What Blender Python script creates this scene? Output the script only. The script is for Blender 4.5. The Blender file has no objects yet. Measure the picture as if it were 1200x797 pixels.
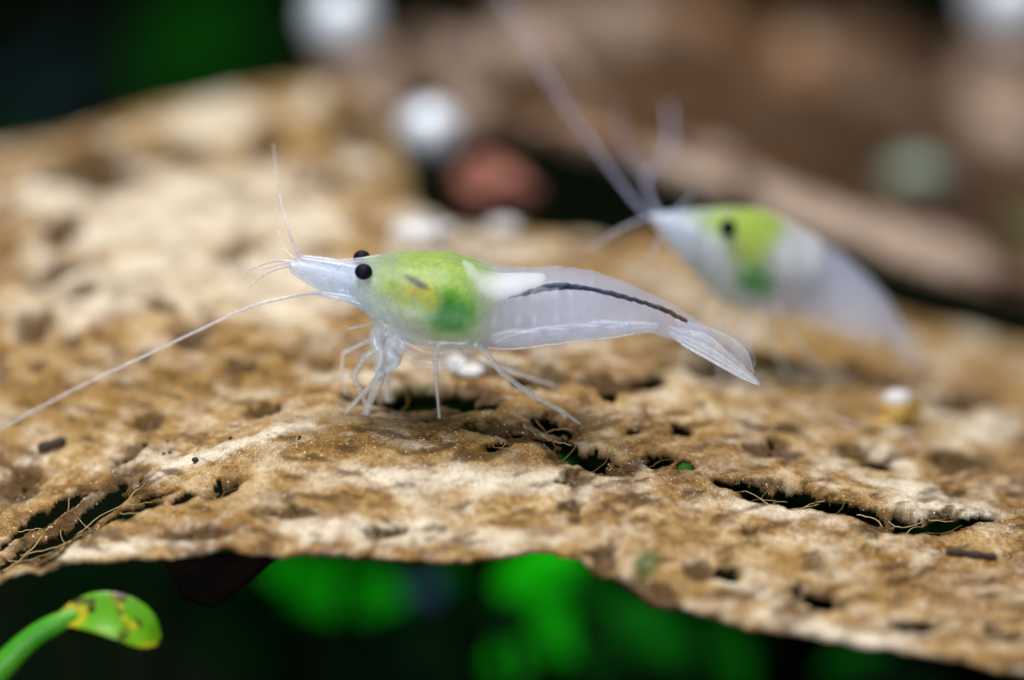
# Macro view of an aquarium: two translucent shrimps on a decaying brown leaf.
# 1 Blender unit = 1 centimetre.
import bpy, bmesh, math, random
import numpy as np
from mathutils import Vector

random.seed(11)
rng = np.random.default_rng(11)
scene = bpy.context.scene
COL = scene.collection
scene.unit_settings.system = 'METRIC'
scene.unit_settings.scale_length = 0.01

# ------------------------------------------------------------------ camera
D, PITCH, FPX = 20.0, math.radians(15.0), 5000.0          # focus distance (cm), tilt, focal length in photo pixels
CW, CH = 1200.0, 797.0
cp, sp = math.cos(PITCH), math.sin(PITCH)
CAM = np.array([0.0, -D * cp, D * sp])
RIGHT = np.array([1.0, 0, 0]); FWD = np.array([0, cp, -sp]); UP = np.array([0, sp, cp])
cam_d = bpy.data.cameras.new('camera')
cam = bpy.data.objects.new('camera', cam_d); COL.objects.link(cam)
cam.location = CAM
cam.rotation_euler = (math.pi / 2 - PITCH, 0, 0)
cam_d.sensor_width = 36.0
cam_d.lens = FPX / CW * 36.0
cam_d.clip_start = 0.1; cam_d.clip_end = 2000
cam_d.dof.use_dof = True
cam_d.dof.focus_distance = 19.98
cam_d.dof.aperture_fstop = cam_d.lens * 1e-3 / 1.05       # iris 1.05 cm wide
scene.camera = cam

# ------------------------------------------------------------------ light
world = bpy.data.worlds.new('World'); scene.world = world
world.use_nodes = True
world.node_tree.nodes['Background'].inputs[0].default_value = (0.10, 0.16, 0.22, 1)
world.node_tree.nodes['Background'].inputs[1].default_value = 0.05
def area(name, loc, target, sx, sy, power, col):
    l = bpy.data.lights.new(name, 'AREA'); l.shape = 'RECTANGLE'; l.size = sx; l.size_y = sy
    l.energy = power; l.color = col
    o = bpy.data.objects.new(name, l); COL.objects.link(o); o.location = loc
    o.rotation_euler = (Vector(target) - Vector(loc)).to_track_quat('-Z', 'Y').to_euler()
    return o
area('aquarium_lamp', (-3, 2, 34), (0, 1.5, 0), 30, 12, 20000, (1.0, 0.98, 0.97))
area('front_fill', (-9, -27, 3.5), (0, 0, -0.5), 12, 9, 6200, (0.93, 0.96, 1.0))  # added fill light, brightens the shrimp, leaf front and plants below
scene.view_settings.view_transform = 'Standard'
scene.view_settings.look = 'None'
scene.view_settings.exposure = 0.0
scene.view_settings.gamma = 1.0
scene.cycles.max_bounces = 10
scene.cycles.transparent_max_bounces = 48
scene.cycles.volume_bounces = 6
scene.cycles.transmission_bounces = 8
scene.cycles.caustics_reflective = False
scene.cycles.caustics_refractive = False
scene.cycles.use_denoising = True
scene.cycles.sample_clamp_indirect = 6.0

# ------------------------------------------------------------------ helpers
def ray(u, v, Z):
    """photo pixel + distance along the optical axis -> point in the scene"""
    u, v, Z = np.broadcast_arrays(np.asarray(u, float), np.asarray(v, float), np.asarray(Z, float))
    X = (u - CW / 2) * Z / FPX; Y = -(v - CH / 2) * Z / FPX
    return CAM + X[..., None] * RIGHT + Y[..., None] * UP + Z[..., None] * FWD

def pchip(x, y, xi):
    """monotone cubic interpolation; y may be (n,) or (n,m)"""
    x = np.asarray(x, float); y = np.asarray(y, float); xi = np.asarray(xi, float)
    one = y.ndim == 1
    if one: y = y[:, None]
    h = np.diff(x)[:, None]; d = np.diff(y, axis=0) / h
    m = np.zeros_like(y)
    if len(x) > 2:
        w1 = 2 * h[1:] + h[:-1]; w2 = h[1:] + 2 * h[:-1]
        ok = (d[:-1] * d[1:]) > 0
        with np.errstate(divide='ignore', invalid='ignore'):
            mm = (w1 + w2) / (w1 / d[:-1] + w2 / d[1:])
        m[1:-1] = np.where(ok, mm, 0)
    m[0] = d[0]; m[-1] = d[-1]
    k = np.clip(np.searchsorted(x, xi) - 1, 0, len(x) - 2)
    hh = (x[k + 1] - x[k])[:, None]; t = ((xi - x[k])[:, None]) / hh
    r = ((2*t**3 - 3*t**2 + 1) * y[k] + (t**3 - 2*t**2 + t) * hh * m[k]
         + (-2*t**3 + 3*t**2) * y[k + 1] + (t**3 - t**2) * hh * m[k + 1])
    return r[:, 0] if one else r

def catmull(pts, n):
    """smooth curve through points (k,dim), n samples"""
    p = np.asarray(pts, float)
    if len(p) == 2:
        t = np.linspace(0, 1, n)[:, None]; return p[0] * (1 - t) + p[1] * t
    q = np.vstack([2 * p[0] - p[1], p, 2 * p[-1] - p[-2]])
    t = np.linspace(0, len(p) - 1 - 1e-9, n); k = t.astype(int); f = (t - k)[:, None]
    a, b, c, d = q[k], q[k + 1], q[k + 2], q[k + 3]
    return 0.5 * (2*b + (c - a)*f + (2*a - 5*b + 4*c - d)*f**2 + (3*b - a - 3*c + d)*f**3)

_perm = rng.permutation(512)
_perm = np.concatenate([_perm, _perm, _perm])
_val = rng.random(512) * 2 - 1
def vnoise(p):
    """smooth value noise on (...,3) points, -1..1"""
    i = np.floor(p).astype(int); f = p - i; f = f * f * f * (f * (f * 6 - 15) + 10)
    i &= 255
    r = 0
    for dx in (0, 1):
        for dy in (0, 1):
            for dz in (0, 1):
                h = _perm[_perm[_perm[(i[..., 0] + dx) & 255] + ((i[..., 1] + dy) & 255)] + ((i[..., 2] + dz) & 255)]
                w = (f[..., 0] if dx else 1 - f[..., 0]) * (f[..., 1] if dy else 1 - f[..., 1]) * (f[..., 2] if dz else 1 - f[..., 2])
                r = r + w * _val[h % 512]
    return r
def fbm(p, octaves=4, gain=0.5):
    r = 0; a = 1.0; s = 0
    for k in range(octaves):
        r = r + a * vnoise(p * (2.03 ** k) + 17.3 * k); s += a; a *= gain
    return r / s

def smooth01(x, a, b):
    t = np.clip((x - a) / (b - a), 0, 1); return t * t * (3 - 2 * t)

def mesh_obj(name, verts, faces, mat, parent=None, smooth=True, attrs=None, colors=None, local=True, fix=False):
    """one mesh object; verts in world space, made local to the parent's origin"""
    v = np.asarray(verts, float)
    if parent is not None and local: v = v - np.array(parent['_o'] if '_o' in parent else parent.location)
    me = bpy.data.meshes.new(name)
    if isinstance(faces, np.ndarray):
        nf, k = faces.shape
        me.vertices.add(len(v)); me.vertices.foreach_set('co', v.astype(np.float32).ravel())
        me.loops.add(nf * k); me.loops.foreach_set('vertex_index', faces.astype(np.int32).ravel())
        me.polygons.add(nf); me.polygons.foreach_set('loop_start', np.arange(0, nf * k, k, dtype=np.int32))
        me.update(calc_edges=True); me.validate()
    else:
        me.from_pydata([tuple(a) for a in v], [], faces); me.update()
    if fix:
        bm = bmesh.new(); bm.from_mesh(me); bmesh.ops.recalc_face_normals(bm, faces=bm.faces); bm.to_mesh(me); bm.free()
    if smooth: me.polygons.foreach_set('use_smooth', np.ones(len(me.polygons), bool))
    for n, a in (attrs or {}).items():
        at = me.attributes.new(n, 'FLOAT', 'POINT'); at.data.foreach_set('value', np.asarray(a, np.float32).ravel())
    for n, a in (colors or {}).items():
        at = me.attributes.new(n, 'FLOAT_COLOR', 'POINT'); at.data.foreach_set('color', np.asarray(a, np.float32).ravel())
    if mat is not None: me.materials.append(mat)
    o = bpy.data.objects.new(name, me); COL.objects.link(o)
    if parent is not None: o.parent = parent
    return o

def tag(o, label=None, cat=None, group=None, kind=None):
    if label: o['label'] = label
    if cat: o['category'] = cat
    if group: o['group'] = group
    if kind: o['kind'] = kind
    return o
def thing(name, loc, label, cat, group=None):
    o = bpy.data.objects.new(name, None); COL.objects.link(o); o.location = [float(a) for a in loc]
    o.empty_display_size = 0.2
    return tag(o, label, cat, group)

def tube(pts, radii, n=8, seg=None):
    """tapered tube with closed ends -> verts, faces"""
    pts = np.asarray(pts, float); radii = np.asarray(radii, float)
    if seg:
        allp = np.hstack([pts, np.broadcast_to(radii, (len(pts),))[:, None]])
        c = catmull(allp, seg); pts, radii = c[:, :3], np.maximum(c[:, 3], 1e-4)
    m = len(pts); radii = np.broadcast_to(radii, (m,))
    tan = np.gradient(pts, axis=0); tan /= np.linalg.norm(tan, axis=1)[:, None] + 1e-12
    ref = np.array([0.13, 0.97, 0.2])
    a = np.cross(tan, ref); a /= np.linalg.norm(a, axis=1)[:, None] + 1e-12
    b = np.cross(tan, a)
    ph = np.linspace(0, 2 * math.pi, n, endpoint=False)
    V = pts[:, None] + radii[:, None, None] * (a[:, None] * np.cos(ph)[None, :, None] + b[:, None] * np.sin(ph)[None, :, None])
    V = V.reshape(-1, 3); F = []
    for i in range(m - 1):
        for j in range(n):
            k = (j + 1) % n
            F.append((i*n + j, i*n + k, (i+1)*n + k, (i+1)*n + j))
    F.append(tuple(range(n - 1, -1, -1))); F.append(tuple((m-1)*n + j for j in range(n)))
    return V, F

def grid_faces(nu, nv, keep=None):
    idx = np.arange(nu * nv).reshape(nv, nu)
    f = np.stack([idx[:-1, :-1], idx[:-1, 1:], idx[1:, 1:], idx[1:, :-1]], -1).reshape(-1, 4)
    if keep is not None: f = f[keep[f].all(1)]
    return f

# ------------------------------------------------------------------ material helpers
class NT:
    def __init__(s, name):
        s.m = bpy.data.materials.new(name); s.m.use_nodes = True
        s.t = s.m.node_tree; s.t.nodes.clear()
        s.out = s.t.nodes.new('ShaderNodeOutputMaterial')
    def n(s, typ, inputs=None, **kw):
        nd = s.t.nodes.new('ShaderNode' + typ)
        for k, v in kw.items(): setattr(nd, k, v)
        for k, v in (inputs or {}).items():
            if hasattr(v, 'is_output') or isinstance(v, bpy.types.NodeSocket): s.t.links.new(v, nd.inputs[k])
            else: nd.inputs[k].default_value = v
        return nd
    def noise(s, vec, scale, detail=4, rough=0.55, dist=0.0):
        return s.n('TexNoise', {'Vector': vec, 'Scale': scale, 'Detail': detail, 'Roughness': rough, 'Distortion': dist}).outputs['Fac']
    def ramp(s, fac, stops, interp='LINEAR'):
        r = s.n('ValToRGB', {'Fac': fac}); cr = r.color_ramp; cr.interpolation = interp
        while len(cr.elements) > 1: cr.elements.remove(cr.elements[-1])
        for i, (p, c) in enumerate(stops):
            e = cr.elements[0] if i == 0 else cr.elements.new(p)
            e.position = p; e.color = (*c, 1) if len(c) == 3 else c
        return r.outputs['Color']
    def mix(s, fac, a, b, mode='MIX'):
        nd = s.n('Mix', data_type='RGBA', blend_type=mode)
        for i, v in ((0, fac), (6, a), (7, b)):
            if isinstance(v, bpy.types.NodeSocket): s.t.links.new(v, nd.inputs[i])
            else: nd.inputs[i].default_value = v if i == 0 else ((*v, 1) if len(v) == 3 else v)
        return nd.outputs[2]
    def rng(s, x, a, b, lo=0.0, hi=1.0):
        return s.n('MapRange', {'Value': x, 'From Min': a, 'From Max': b, 'To Min': lo, 'To Max': hi}).outputs[0]
    def math(s, op, a, b=0.0):
        nd = s.n('Math', operation=op)
        for i, v in ((0, a), (1, b)):
            if isinstance(v, bpy.types.NodeSocket): s.t.links.new(v, nd.inputs[i])
            else: nd.inputs[i].default_value = v
        return nd.outputs[0]
    def attr(s, name): return s.n('Attribute', attribute_name=name)
    def surf(s, sock): s.t.links.new(sock, s.out.inputs['Surface'])
    def vol(s, sock): s.t.links.new(sock, s.out.inputs['Volume'])
    def mixsh(s, fac, a, b):
        nd = s.n('MixShader')
        for i, v in ((0, fac), (1, a), (2, b)):
            if isinstance(v, bpy.types.NodeSocket): s.t.links.new(v, nd.inputs[i])
            else: nd.inputs[i].default_value = v
        return nd.outputs[0]

def leaf_material(name, tones, dark, pale, ochre_c, moss_c, rough=0.55, fine=1.0, bruise=0.42):
    t = NT(name)
    co = t.n('TexCoord').outputs['Object']
    big = t.noise(co, 1.7 * fine, 5, 0.6, 0.4)
    mid = t.noise(co, 6.5 * fine, 5, 0.62, 0.6)
    small = t.noise(co, 26 * fine, 4, 0.65, 0.3)
    grain = t.noise(co, 95 * fine, 3, 0.7)
    mixv = t.math('ADD', t.math('MULTIPLY', big, 0.35), t.math('ADD', t.math('MULTIPLY', mid, 0.42), t.math('MULTIPLY', small, 0.23)))
    col = t.ramp(t.rng(mixv, 0.33, 0.67), tones)
    # purple bruises and pale scrubbed patches
    br = t.rng(t.noise(co, 4.2 * fine, 4, 0.6, 0.8), 0.56, 0.70)
    col = t.mix(t.math('MULTIPLY', br, bruise), col, (0.13, 0.06, 0.062))
    pl = t.rng(t.noise(co, 5.1 * fine, 5, 0.7, 0.3), 0.53, 0.66)
    col = t.mix(t.math('MULTIPLY', pl, 0.62), col, pale)
    och = t.attr('ochre').outputs['Fac']
    och = t.math('MULTIPLY', och, t.rng(small, 0.3, 0.55))
    col = t.mix(och, col, ochre_c)
    pa = t.math('MULTIPLY', t.attr('pale').outputs['Fac'], t.rng(mid, 0.3, 0.6, 0.35, 1.0))
    col = t.mix(pa, col, pale)
    mo = t.math('MULTIPLY', t.attr('moss').outputs['Fac'], t.rng(small, 0.3, 0.6, 0.5, 1.0))
    col = t.mix(mo, col, moss_c)
    # fine grain and specks
    col = t.mix(t.rng(grain, 0.50, 0.70, 0.0, 0.65), col, (0.10, 0.05, 0.02))
    col = t.mix(t.rng(grain, 0.44, 0.26, 0.0, 0.55), col, (0.78, 0.68, 0.50))
    st = t.math('MULTIPLY', t.attr('stain').outputs['Fac'], t.rng(small, 0.32, 0.56, 0.75, 1.0))
    col = t.mix(st, col, dark)
    col = t.mix(t.math('MULTIPLY', st, t.rng(grain, 0.48, 0.66, 0.0, 0.55)), col, ochre_c)
    speck = t.n('TexVoronoi', {'Vector': co, 'Scale': 17 * fine}).outputs['Distance']
    keep = t.rng(t.noise(co, 9 * fine, 2), 0.52, 0.6)
    col = t.mix(t.math('MULTIPLY', t.rng(speck, 0.16, 0.06), keep), col, (0.055, 0.03, 0.02))
    glint = t.n('TexVoronoi', {'Vector': co, 'Scale': 44 * fine}).outputs['Distance']  # tiny sparkling highlights painted into the leaf colour
    col = t.mix(t.math('MULTIPLY', t.rng(glint, 0.20, 0.10), t.rng(t.noise(co, 14 * fine, 3), 0.48, 0.56)), col, (0.92, 0.86, 0.70))
    h = t.math('ADD', t.math('MULTIPLY', small, 0.3), t.math('MULTIPLY', grain, 0.5))
    bmp = t.n('Bump', {'Height': h, 'Strength': 0.8, 'Distance': 0.025})
    bs = t.n('BsdfPrincipled', {'Base Color': col, 'Roughness': rough, 'Normal': bmp.outputs[0], 'Specular IOR Level': 0.16})
    t.surf(bs.outputs[0]); return t.m

def simple(name, c1, c2, scale=8, rough=0.5, translucent=0.0, bump=0.3, spec=0.4, dist=0.02):
    t = NT(name); co = t.n('TexCoord').outputs['Object']
    nz = t.noise(co, scale, 4, 0.6)
    col = t.mix(t.rng(nz, 0.35, 0.65), c1, c2)
    b = t.n('Bump', {'Height': t.noise(co, scale * 3, 3), 'Strength': bump, 'Distance': dist})
    bs = t.n('BsdfPrincipled', {'Base Color': col, 'Roughness': rough, 'Normal': b.outputs[0], 'Specular IOR Level': spec}).outputs[0]
    if translucent:
        tr = t.n('BsdfTranslucent', {'Color': col}).outputs[0]
        bs = t.mixsh(translucent, bs, tr)
    t.surf(bs); return t.m

def film(name, col, alpha, gloss=0.08, rough=0.15, grain=40, vary=0.35, trans=0.55):
    """thin, half clear skin: part of the light passes, part is scattered"""
    t = NT(name); co = t.n('TexCoord').outputs['Object']
    nz = t.noise(co, grain, 3, 0.6)
    a = t.rng(nz, 0.3, 0.7, alpha * (1 - vary), min(1, alpha * (1 + vary)))
    d = t.n('BsdfDiffuse', {'Color': (*col, 1)}).outputs[0]
    tr = t.n('BsdfTranslucent', {'Color': (*col, 1)}).outputs[0]
    sc = t.mixsh(trans, d, tr)
    s = t.mixsh(a, t.n('BsdfTransparent').outputs[0], sc)
    b = t.n('Bump', {'Height': nz, 'Strength': 0.3, 'Distance': 0.01})
    g = t.n('BsdfGlossy', {'Color': (1, 1, 1, 1), 'Roughness': rough, 'Normal': b.outputs[0]}).outputs[0]
    t.surf(t.mixsh(gloss, s, g)); return t.m

# ================================================================== SETTING
GROUND_Z = -4.6
soil = simple('dark_soil', (0.0015, 0.003, 0.0015), (0.004, 0.008, 0.003), 3, 0.9, bump=0.6, spec=0.02, dist=0.1)
nx = 90
gx, gy = np.meshgrid(np.linspace(-60, 60, nx), np.linspace(-24, 60, nx))
gp = np.stack([gx, gy, np.full_like(gx, GROUND_Z)], -1).reshape(-1, 3)
gp[:, 2] += 0.18 * fbm(gp * np.array([0.8, 0.8, 1]), 3)
tag(mesh_obj('ground', gp, grid_faces(nx, nx), soil), 'dark planted aquarium soil under the leaves', kind='structure')

tb = NT('dark_tank_back')
co = tb.n('TexCoord').outputs['Object']
nz = tb.noise(co, 0.07, 3, 0.5, 0.3)
c = tb.ramp(nz, [(0.30, (0.003, 0.007, 0.050)), (0.45, (0.002, 0.014, 0.024)), (0.58, (0.003, 0.034, 0.006)), (0.72, (0.003, 0.008, 0.050))])
tb.surf(tb.n('BsdfPrincipled', {'Base Color': c, 'Roughness': 0.8, 'Specular IOR Level': 0.0}).outputs[0])
bx, bz = np.meshgrid(np.linspace(-60, 60, 30), np.linspace(GROUND_Z - 1, 50, 20))
bp = np.stack([bx, 58 - 0.004 * bx ** 2, bz], -1).reshape(-1, 3)
tag(mesh_obj('background', bp, grid_faces(30, 20), tb.m), 'dark blue-green back of the tank', kind='structure')

# ------------------------------------------------------------------ leaf surfaces built from profile rows
class LeafSurface:
    """A curved sheet: rows of (u, v, Z) profile points (front to back) joined by smooth interpolation."""
    def __init__(s, rows, us, ts):
        s.us = us
        V = np.array([pchip([p[0] for p in r], [p[1] for p in r], us) for r in rows])
        Zd = np.array([pchip([p[0] for p in r], [p[2] for p in r], us) for r in rows])
        k = np.linspace(0, 1, len(rows))
        s.v = pchip(k, V, ts); s.Z = pchip(k, Zd, ts)
        s.P = ray(us[None, :].repeat(len(ts), 0), s.v, s.Z)
        s.N = s.normals(s.P)
    @staticmethod
    def normals(P):
        du = np.gradient(P, axis=1); dv = np.gradient(P, axis=0)
        n = np.cross(du, dv); n /= np.linalg.norm(n, axis=-1)[..., None] + 1e-12
        n[n[..., 2] < 0] *= -1
        return n
    def at(s, u, v, lift=0.0):
        """point of the sheet seen at photo pixel (u, v)"""
        fi = np.interp(u, s.us, np.arange(len(s.us)))
        i0 = int(min(fi, len(s.us) - 2)); f = fi - i0
        vc = s.v[:, i0] * (1 - f) + s.v[:, i0 + 1] * f
        j = np.interp(-v, -vc, np.arange(len(vc)))
        j0 = int(min(j, len(vc) - 2)); g = j - j0
        def bil(A): return ((A[j0, i0]*(1-f) + A[j0, i0+1]*f)*(1-g) + (A[j0+1, i0]*(1-f) + A[j0+1, i0+1]*f)*g)
        return bil(s.P) + bil(s.N) * lift

def blobs(U, V, lst):
    """soft spots: (u, v, ru, rv, angle) in profile coordinates -> 0..1 signed field (1 centre, 0 rim, negative outside)"""
    r = np.full(U.shape, -9.0)
    for b in lst:
        u, v, ru, rv = b[:4]; a = math.radians(b[4] if len(b) > 4 else 0)
        dx, dy = U - u, V - v
        x = dx * math.cos(a) + dy * math.sin(a); y = -dx * math.sin(a) + dy * math.cos(a)
        r = np.maximum(r, 1 - np.sqrt((x / ru) ** 2 + (y / rv) ** 2))
    return r

us = np.concatenate([np.arange(-420, -20, 8), np.arange(-20, 1220, 2.0), np.arange(1220, 1700, 8)])
R_edge = [(-420, 790, 19.6), (-200, 735, 19.6), (0, 678, 19.55), (40, 664, 19.5), (100, 655, 19.45), (200, 650, 19.4), (290, 645, 19.35), (340, 646, 19.3),
          (420, 648, 19.3), (520, 656, 19.3), (560, 653, 19.3), (600, 645, 19.3), (640, 642, 19.28), (680, 654, 19.22), (720, 676, 19.15), (770, 698, 19.05),
          (850, 722, 18.95), (900, 735, 18.9), (980, 748, 18.85), (1050, 757, 18.8), (1120, 772, 18.75), (1200, 789, 18.7), (1700, 905, 18.5)]
R_mid = [(-420, 752, 19.85), (-200, 690, 19.8), (0, 650, 19.78), (100, 625, 19.7), (250, 590, 19.65), (400, 570, 19.62), (500, 572, 19.6), (600, 575, 19.6),
         (700, 592, 19.55), (800, 622, 19.5), (960, 652, 19.45), (1200, 690, 19.4), (1700, 800, 19.3)]
R_foc = [(-420, 720, 20.05), (-200, 660, 20.02), (0, 622, 20), (100, 588, 20), (250, 540, 20), (400, 508, 20), (500, 506, 20), (600, 515, 20),
         (700, 535, 20), (800, 555, 20), (960, 580, 20), (1200, 620, 20), (1700, 740, 20)]
R_rdg = [(-420, 600, 20.7), (0, 520, 20.65), (200, 490, 20.6), (400, 466, 20.5), (600, 462, 20.5), (800, 488, 20.6), (1000, 530, 20.7), (1200, 560, 20.8), (1700, 670, 21)]
R_d = [(-420, 430, 21.8), (0, 385, 21.6), (200, 365, 21.55), (400, 352, 21.6), (600, 362, 21.7), (800, 392, 21.9), (1000, 445, 22), (1200, 480, 22.3), (1700, 560, 22.6)]
R_e = [(-420, 330, 23.0), (0, 265, 22.9), (200, 230, 22.9), (400, 225, 23.0), (480, 265, 22.8), (600, 305, 22.6), (800, 335, 23.3), (1000, 390, 23.6), (1200, 430, 24), (1700, 500, 24.5)]
R_back = [(-420, 262, 25), (-100, 202, 25), (0, 176, 25), (100, 150, 25.1), (200, 124, 25.2), (300, 100, 25.4), (360, 92, 25.6), (420, 108, 25.4), (460, 160, 24.8), (500, 245, 23.8),
          (560, 268, 23.4), (640, 272, 23.4), (760, 282, 24.2), (850, 302, 24.3), (1000, 352, 24.6), (1100, 378, 25), (1200, 400, 25.4), (1700, 470, 26)]
k = 1 / 6
ts = np.concatenate([np.linspace(0, 2*k, 62, endpoint=False), np.linspace(2*k, 3*k, 34, endpoint=False), np.linspace(3*k, 4*k, 36, endpoint=False), np.linspace(4*k, 1, 60)])
_e = fbm(np.stack([np.arange(-420, 1701, 6) / 26.0, np.zeros(354), np.zeros(354)], -1), 3)
R_edge = [(a, float(np.interp(a, [q[0] for q in R_edge], [q[1] for q in R_edge])) + 5.5 * float(n_), float(np.interp(a, [q[0] for q in R_edge], [q[2] for q in R_edge]))) for a, n_ in zip(np.arange(-420, 1701, 6), _e)]
main = LeafSurface([R_edge, R_mid, R_foc, R_rdg, R_d, R_e, R_back], us, ts)
U = np.broadcast_to(us[None], main.v.shape); Vv = main.v
P0 = main.P
wob = np.stack([fbm(P0 * 7.0 + 31, 4), fbm(P0 * 7.0 + 77, 4)], -1)
far = smooth01(main.Z, 20.6, 23.5)
UU = U + wob[..., 0] * (13 + 10 * far); VV = Vv + wob[..., 1] * (7 + 6 * far)

HOLES = [(70, 592, 44, 4, -37), (120, 578, 34, 3.5, -30), (25, 618, 34, 4, -38), (70, 645, 26, 3.5, -30), (130, 608, 30, 3.5, -30), (180, 580, 16, 3, -25), (490, 462, 58, 9), (474, 462, 26, 10), (505, 461, 20, 9), (538, 466, 20, 8, 8), (570, 472, 15, 6, 10),
         (655, 500, 30, 8, 18), (640, 516, 10, 4, 20), (690, 533, 40, 9, 14), (668, 520, 14, 5, 25), (590, 522, 12, 3, -10), (603, 505, 9, 3),
         (772, 537, 17, 8, 8), (808, 547, 10, 4), (715, 461, 10, 8), (797, 499, 10, 7), (762, 449, 14, 6, 10), (740, 505, 8, 3), (610, 449, 12, 5),
         (857, 565, 16, 5, 10), (885, 573, 24, 7, 8), (935, 578, 26, 8, 8), (987, 590, 42, 9, 10), (1030, 600, 16, 4, 10), (1075, 609, 32, 9, 5), (1110, 606, 22, 6, 0), (1150, 604, 20, 3, 0),
         (1022, 541, 16, 6, 12), (100, 600, 56, 9, -33), (50, 628, 36, 8, -36), (165, 596, 20, 5, -28), (140, 585, 22, 5, -33), (262, 567, 20, 6, -22), (15, 650, 26, 6, -36), (215, 580, 12, 4, -20),
         (955, 697, 22, 10, 8), (1065, 732, 26, 6, 0), (852, 668, 13, 8)]
STAINS = [(500, 466, 80, 20), (600, 505, 60, 14, 10), (690, 535, 60, 16, 12), (935, 580, 90, 13, 9), (1080, 610, 75, 15, 0), (95, 602, 100, 24, -33), (262, 567, 28, 11, -20), (20, 570, 36, 18, -20),
          (110, 186, 46, 19), (208, 170, 26, 15), (312, 160, 24, 22), (412, 145, 46, 22, 20), (68, 268, 24, 15, -35), (65, 318, 42, 11, -25), (98, 336, 18, 12, -35), (186, 357, 17, 10),
          (228, 388, 28, 17, -25), (170, 417, 12, 10), (35, 380, 24, 20), (85, 398, 18, 11), (42, 428, 11, 9), (285, 430, 22, 11), (172, 493, 20, 12, -10), (268, 290, 26, 8, -15), (385, 210, 40, 14), (110, 210, 60, 14),
          (955, 697, 30, 13, 8), (1065, 732, 32, 9), (1165, 735, 12, 7), (1190, 745, 12, 6), (706, 655, 18, 19), (820, 668, 20, 14, 10), (765, 690, 40, 12, 20), (880, 620, 12, 6), (672, 560, 22, 8), (670, 590, 16, 7),
          (720, 445, 40, 10), (640, 440, 30, 14), (585, 432, 26, 9), (900, 500, 40, 6, 10), (1003, 528, 26, 8, 12), (1020, 440, 40, 14, 15), (1130, 470, 40, 14), (830, 432, 30, 10), (440, 625, 26, 7), (462, 622, 12, 5), (905, 525, 30, 12, 5), (1130, 540, 40, 10), (330, 600, 36, 8), (230, 625, 44, 9, -5), (150, 530, 26, 8, -25), (300, 480, 26, 9)]
OCHRE = [(600, 505, 150, 42, 8), (430, 500, 150, 24, -6), (700, 500, 90, 40, 10), (110, 600, 130, 50, -30), (930, 580, 170, 26, 8), (300, 590, 180, 30, -8), (1080, 600, 120, 24), (770, 680, 110, 34, 20), (260, 440, 200, 50, -10), (80, 470, 160, 60, -15), (920, 450, 160, 40, 10),
         (1000, 660, 160, 30, 5), (560, 480, 120, 16)]
PALE = [(240, 535, 190, 7, -17), (470, 625, 210, 22, 2), (600, 560, 140, 26, 5), (1060, 570, 130, 10, 12), (1040, 535, 70, 12, 30), (1090, 590, 80, 10, 5), (230, 250, 240, 70, -8), (60, 230, 60, 30), (150, 330, 180, 50, -15), (330, 330, 120, 60), (580, 425, 50, 12), (610, 290, 120, 16), (1000, 745, 160, 16, 12),
        (150, 640, 120, 12, -6), (880, 690, 60, 12, 20), (735, 680, 26, 16, 35), (840, 440, 90, 22, 15), (1120, 600, 70, 12), (480, 560, 120, 20), (920, 600, 120, 14, 10), (480, 280, 40, 14), (150, 200, 120, 20), (1150, 500, 70, 30), (360, 260, 70, 30)]
MOSS = [(760, 662, 17, 17), (1024, 545, 12, 5), (985, 594, 40, 7, 10), (695, 537, 40, 7, 14), (480, 452, 34, 6), (850, 668, 16, 10), (165, 600, 14, 5, -28), (715, 461, 11, 9), (797, 499, 10, 8)]
hole = blobs(UU, VV, HOLES)
tear = fbm(P0 * 15.0 + 5, 3)
stain_f = blobs(UU, VV, STAINS)
holev = hole + 0.45 * tear
# lace-like decay: little extra pores where the leaf is stained near the focus
pores = (fbm(P0 * 24.0 + 9, 3) > 0.50) & (smooth01(stain_f, -0.1, 0.25) > 0.6) & (main.Z > 19.5) & (main.Z < 20.6)
gone = (holev > 0.10) | pores
rim = smooth01(holev, -0.75, 0.0)
stain = np.clip(np.maximum(smooth01(stain_f + 0.55 * tear, -0.25, 0.35) * 0.95, rim * 0.9), 0, 1)
ochre = smooth01(blobs(UU, VV, OCHRE) + 0.35 * fbm(P0 * 5 + 2, 4), -0.05, 0.6)
pale = smooth01(blobs(UU, VV, PALE) + 0.5 * fbm(P0 * 8 + 12, 4), 0.0, 0.7) * 0.85
moss = smooth01(blobs(UU, VV, MOSS) + 0.3 * tear, 0.0, 0.4)
q2 = np.stack([U / 46.0, Vv / 21.0, np.zeros_like(U)], -1)
patch = fbm(q2 + 3.0, 3); patch2 = fbm(q2 * 1.3 + 61.0, 3)
streak = fbm(np.stack([U / 34.0, (Vv + 0.18 * np.abs(U - 480)) / 9.0, np.zeros_like(U)], -1) + 21.0, 4)
near = 1 - far
pale = np.clip(pale + 0.9 * smooth01(patch, 0.02, 0.36) * (0.3 + 0.7 * far) + 0.24 * smooth01(streak, 0.18, 0.5) * near, 0, 1)
stain = np.clip(stain + 0.62 * smooth01(patch2, 0.22, 0.55) * (0.25 + 0.75 * far) + 0.75 * smooth01(-streak, 0.16, 0.5) * near, 0, 1)
stain = np.clip(np.maximum(stain, 1.0 * smooth01(stain_f + 0.25 * patch2, -0.18, 0.30) * smooth01(far, 0.15, 0.6)), 0, 1)
ochre = np.clip(ochre * 0.95 + 0.5 * smooth01(-patch, 0.0, 0.4) * (0.35 + 0.65 * far), 0, 1)
ochre = ochre * (0.62 + 0.38 * far)
amp = 0.6 + 1.4 * far
disp = 0.028 * amp * fbm(P0 * 2.2, 2) + 0.010 * fbm(P0 * 9.0 + 40, 3) + 0.008 * fbm(P0 * 38.0 + 3, 3) - 0.05 * smooth01(stain_f, -0.2, 0.5) * (0.5 + far) - 0.02 * rim
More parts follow.
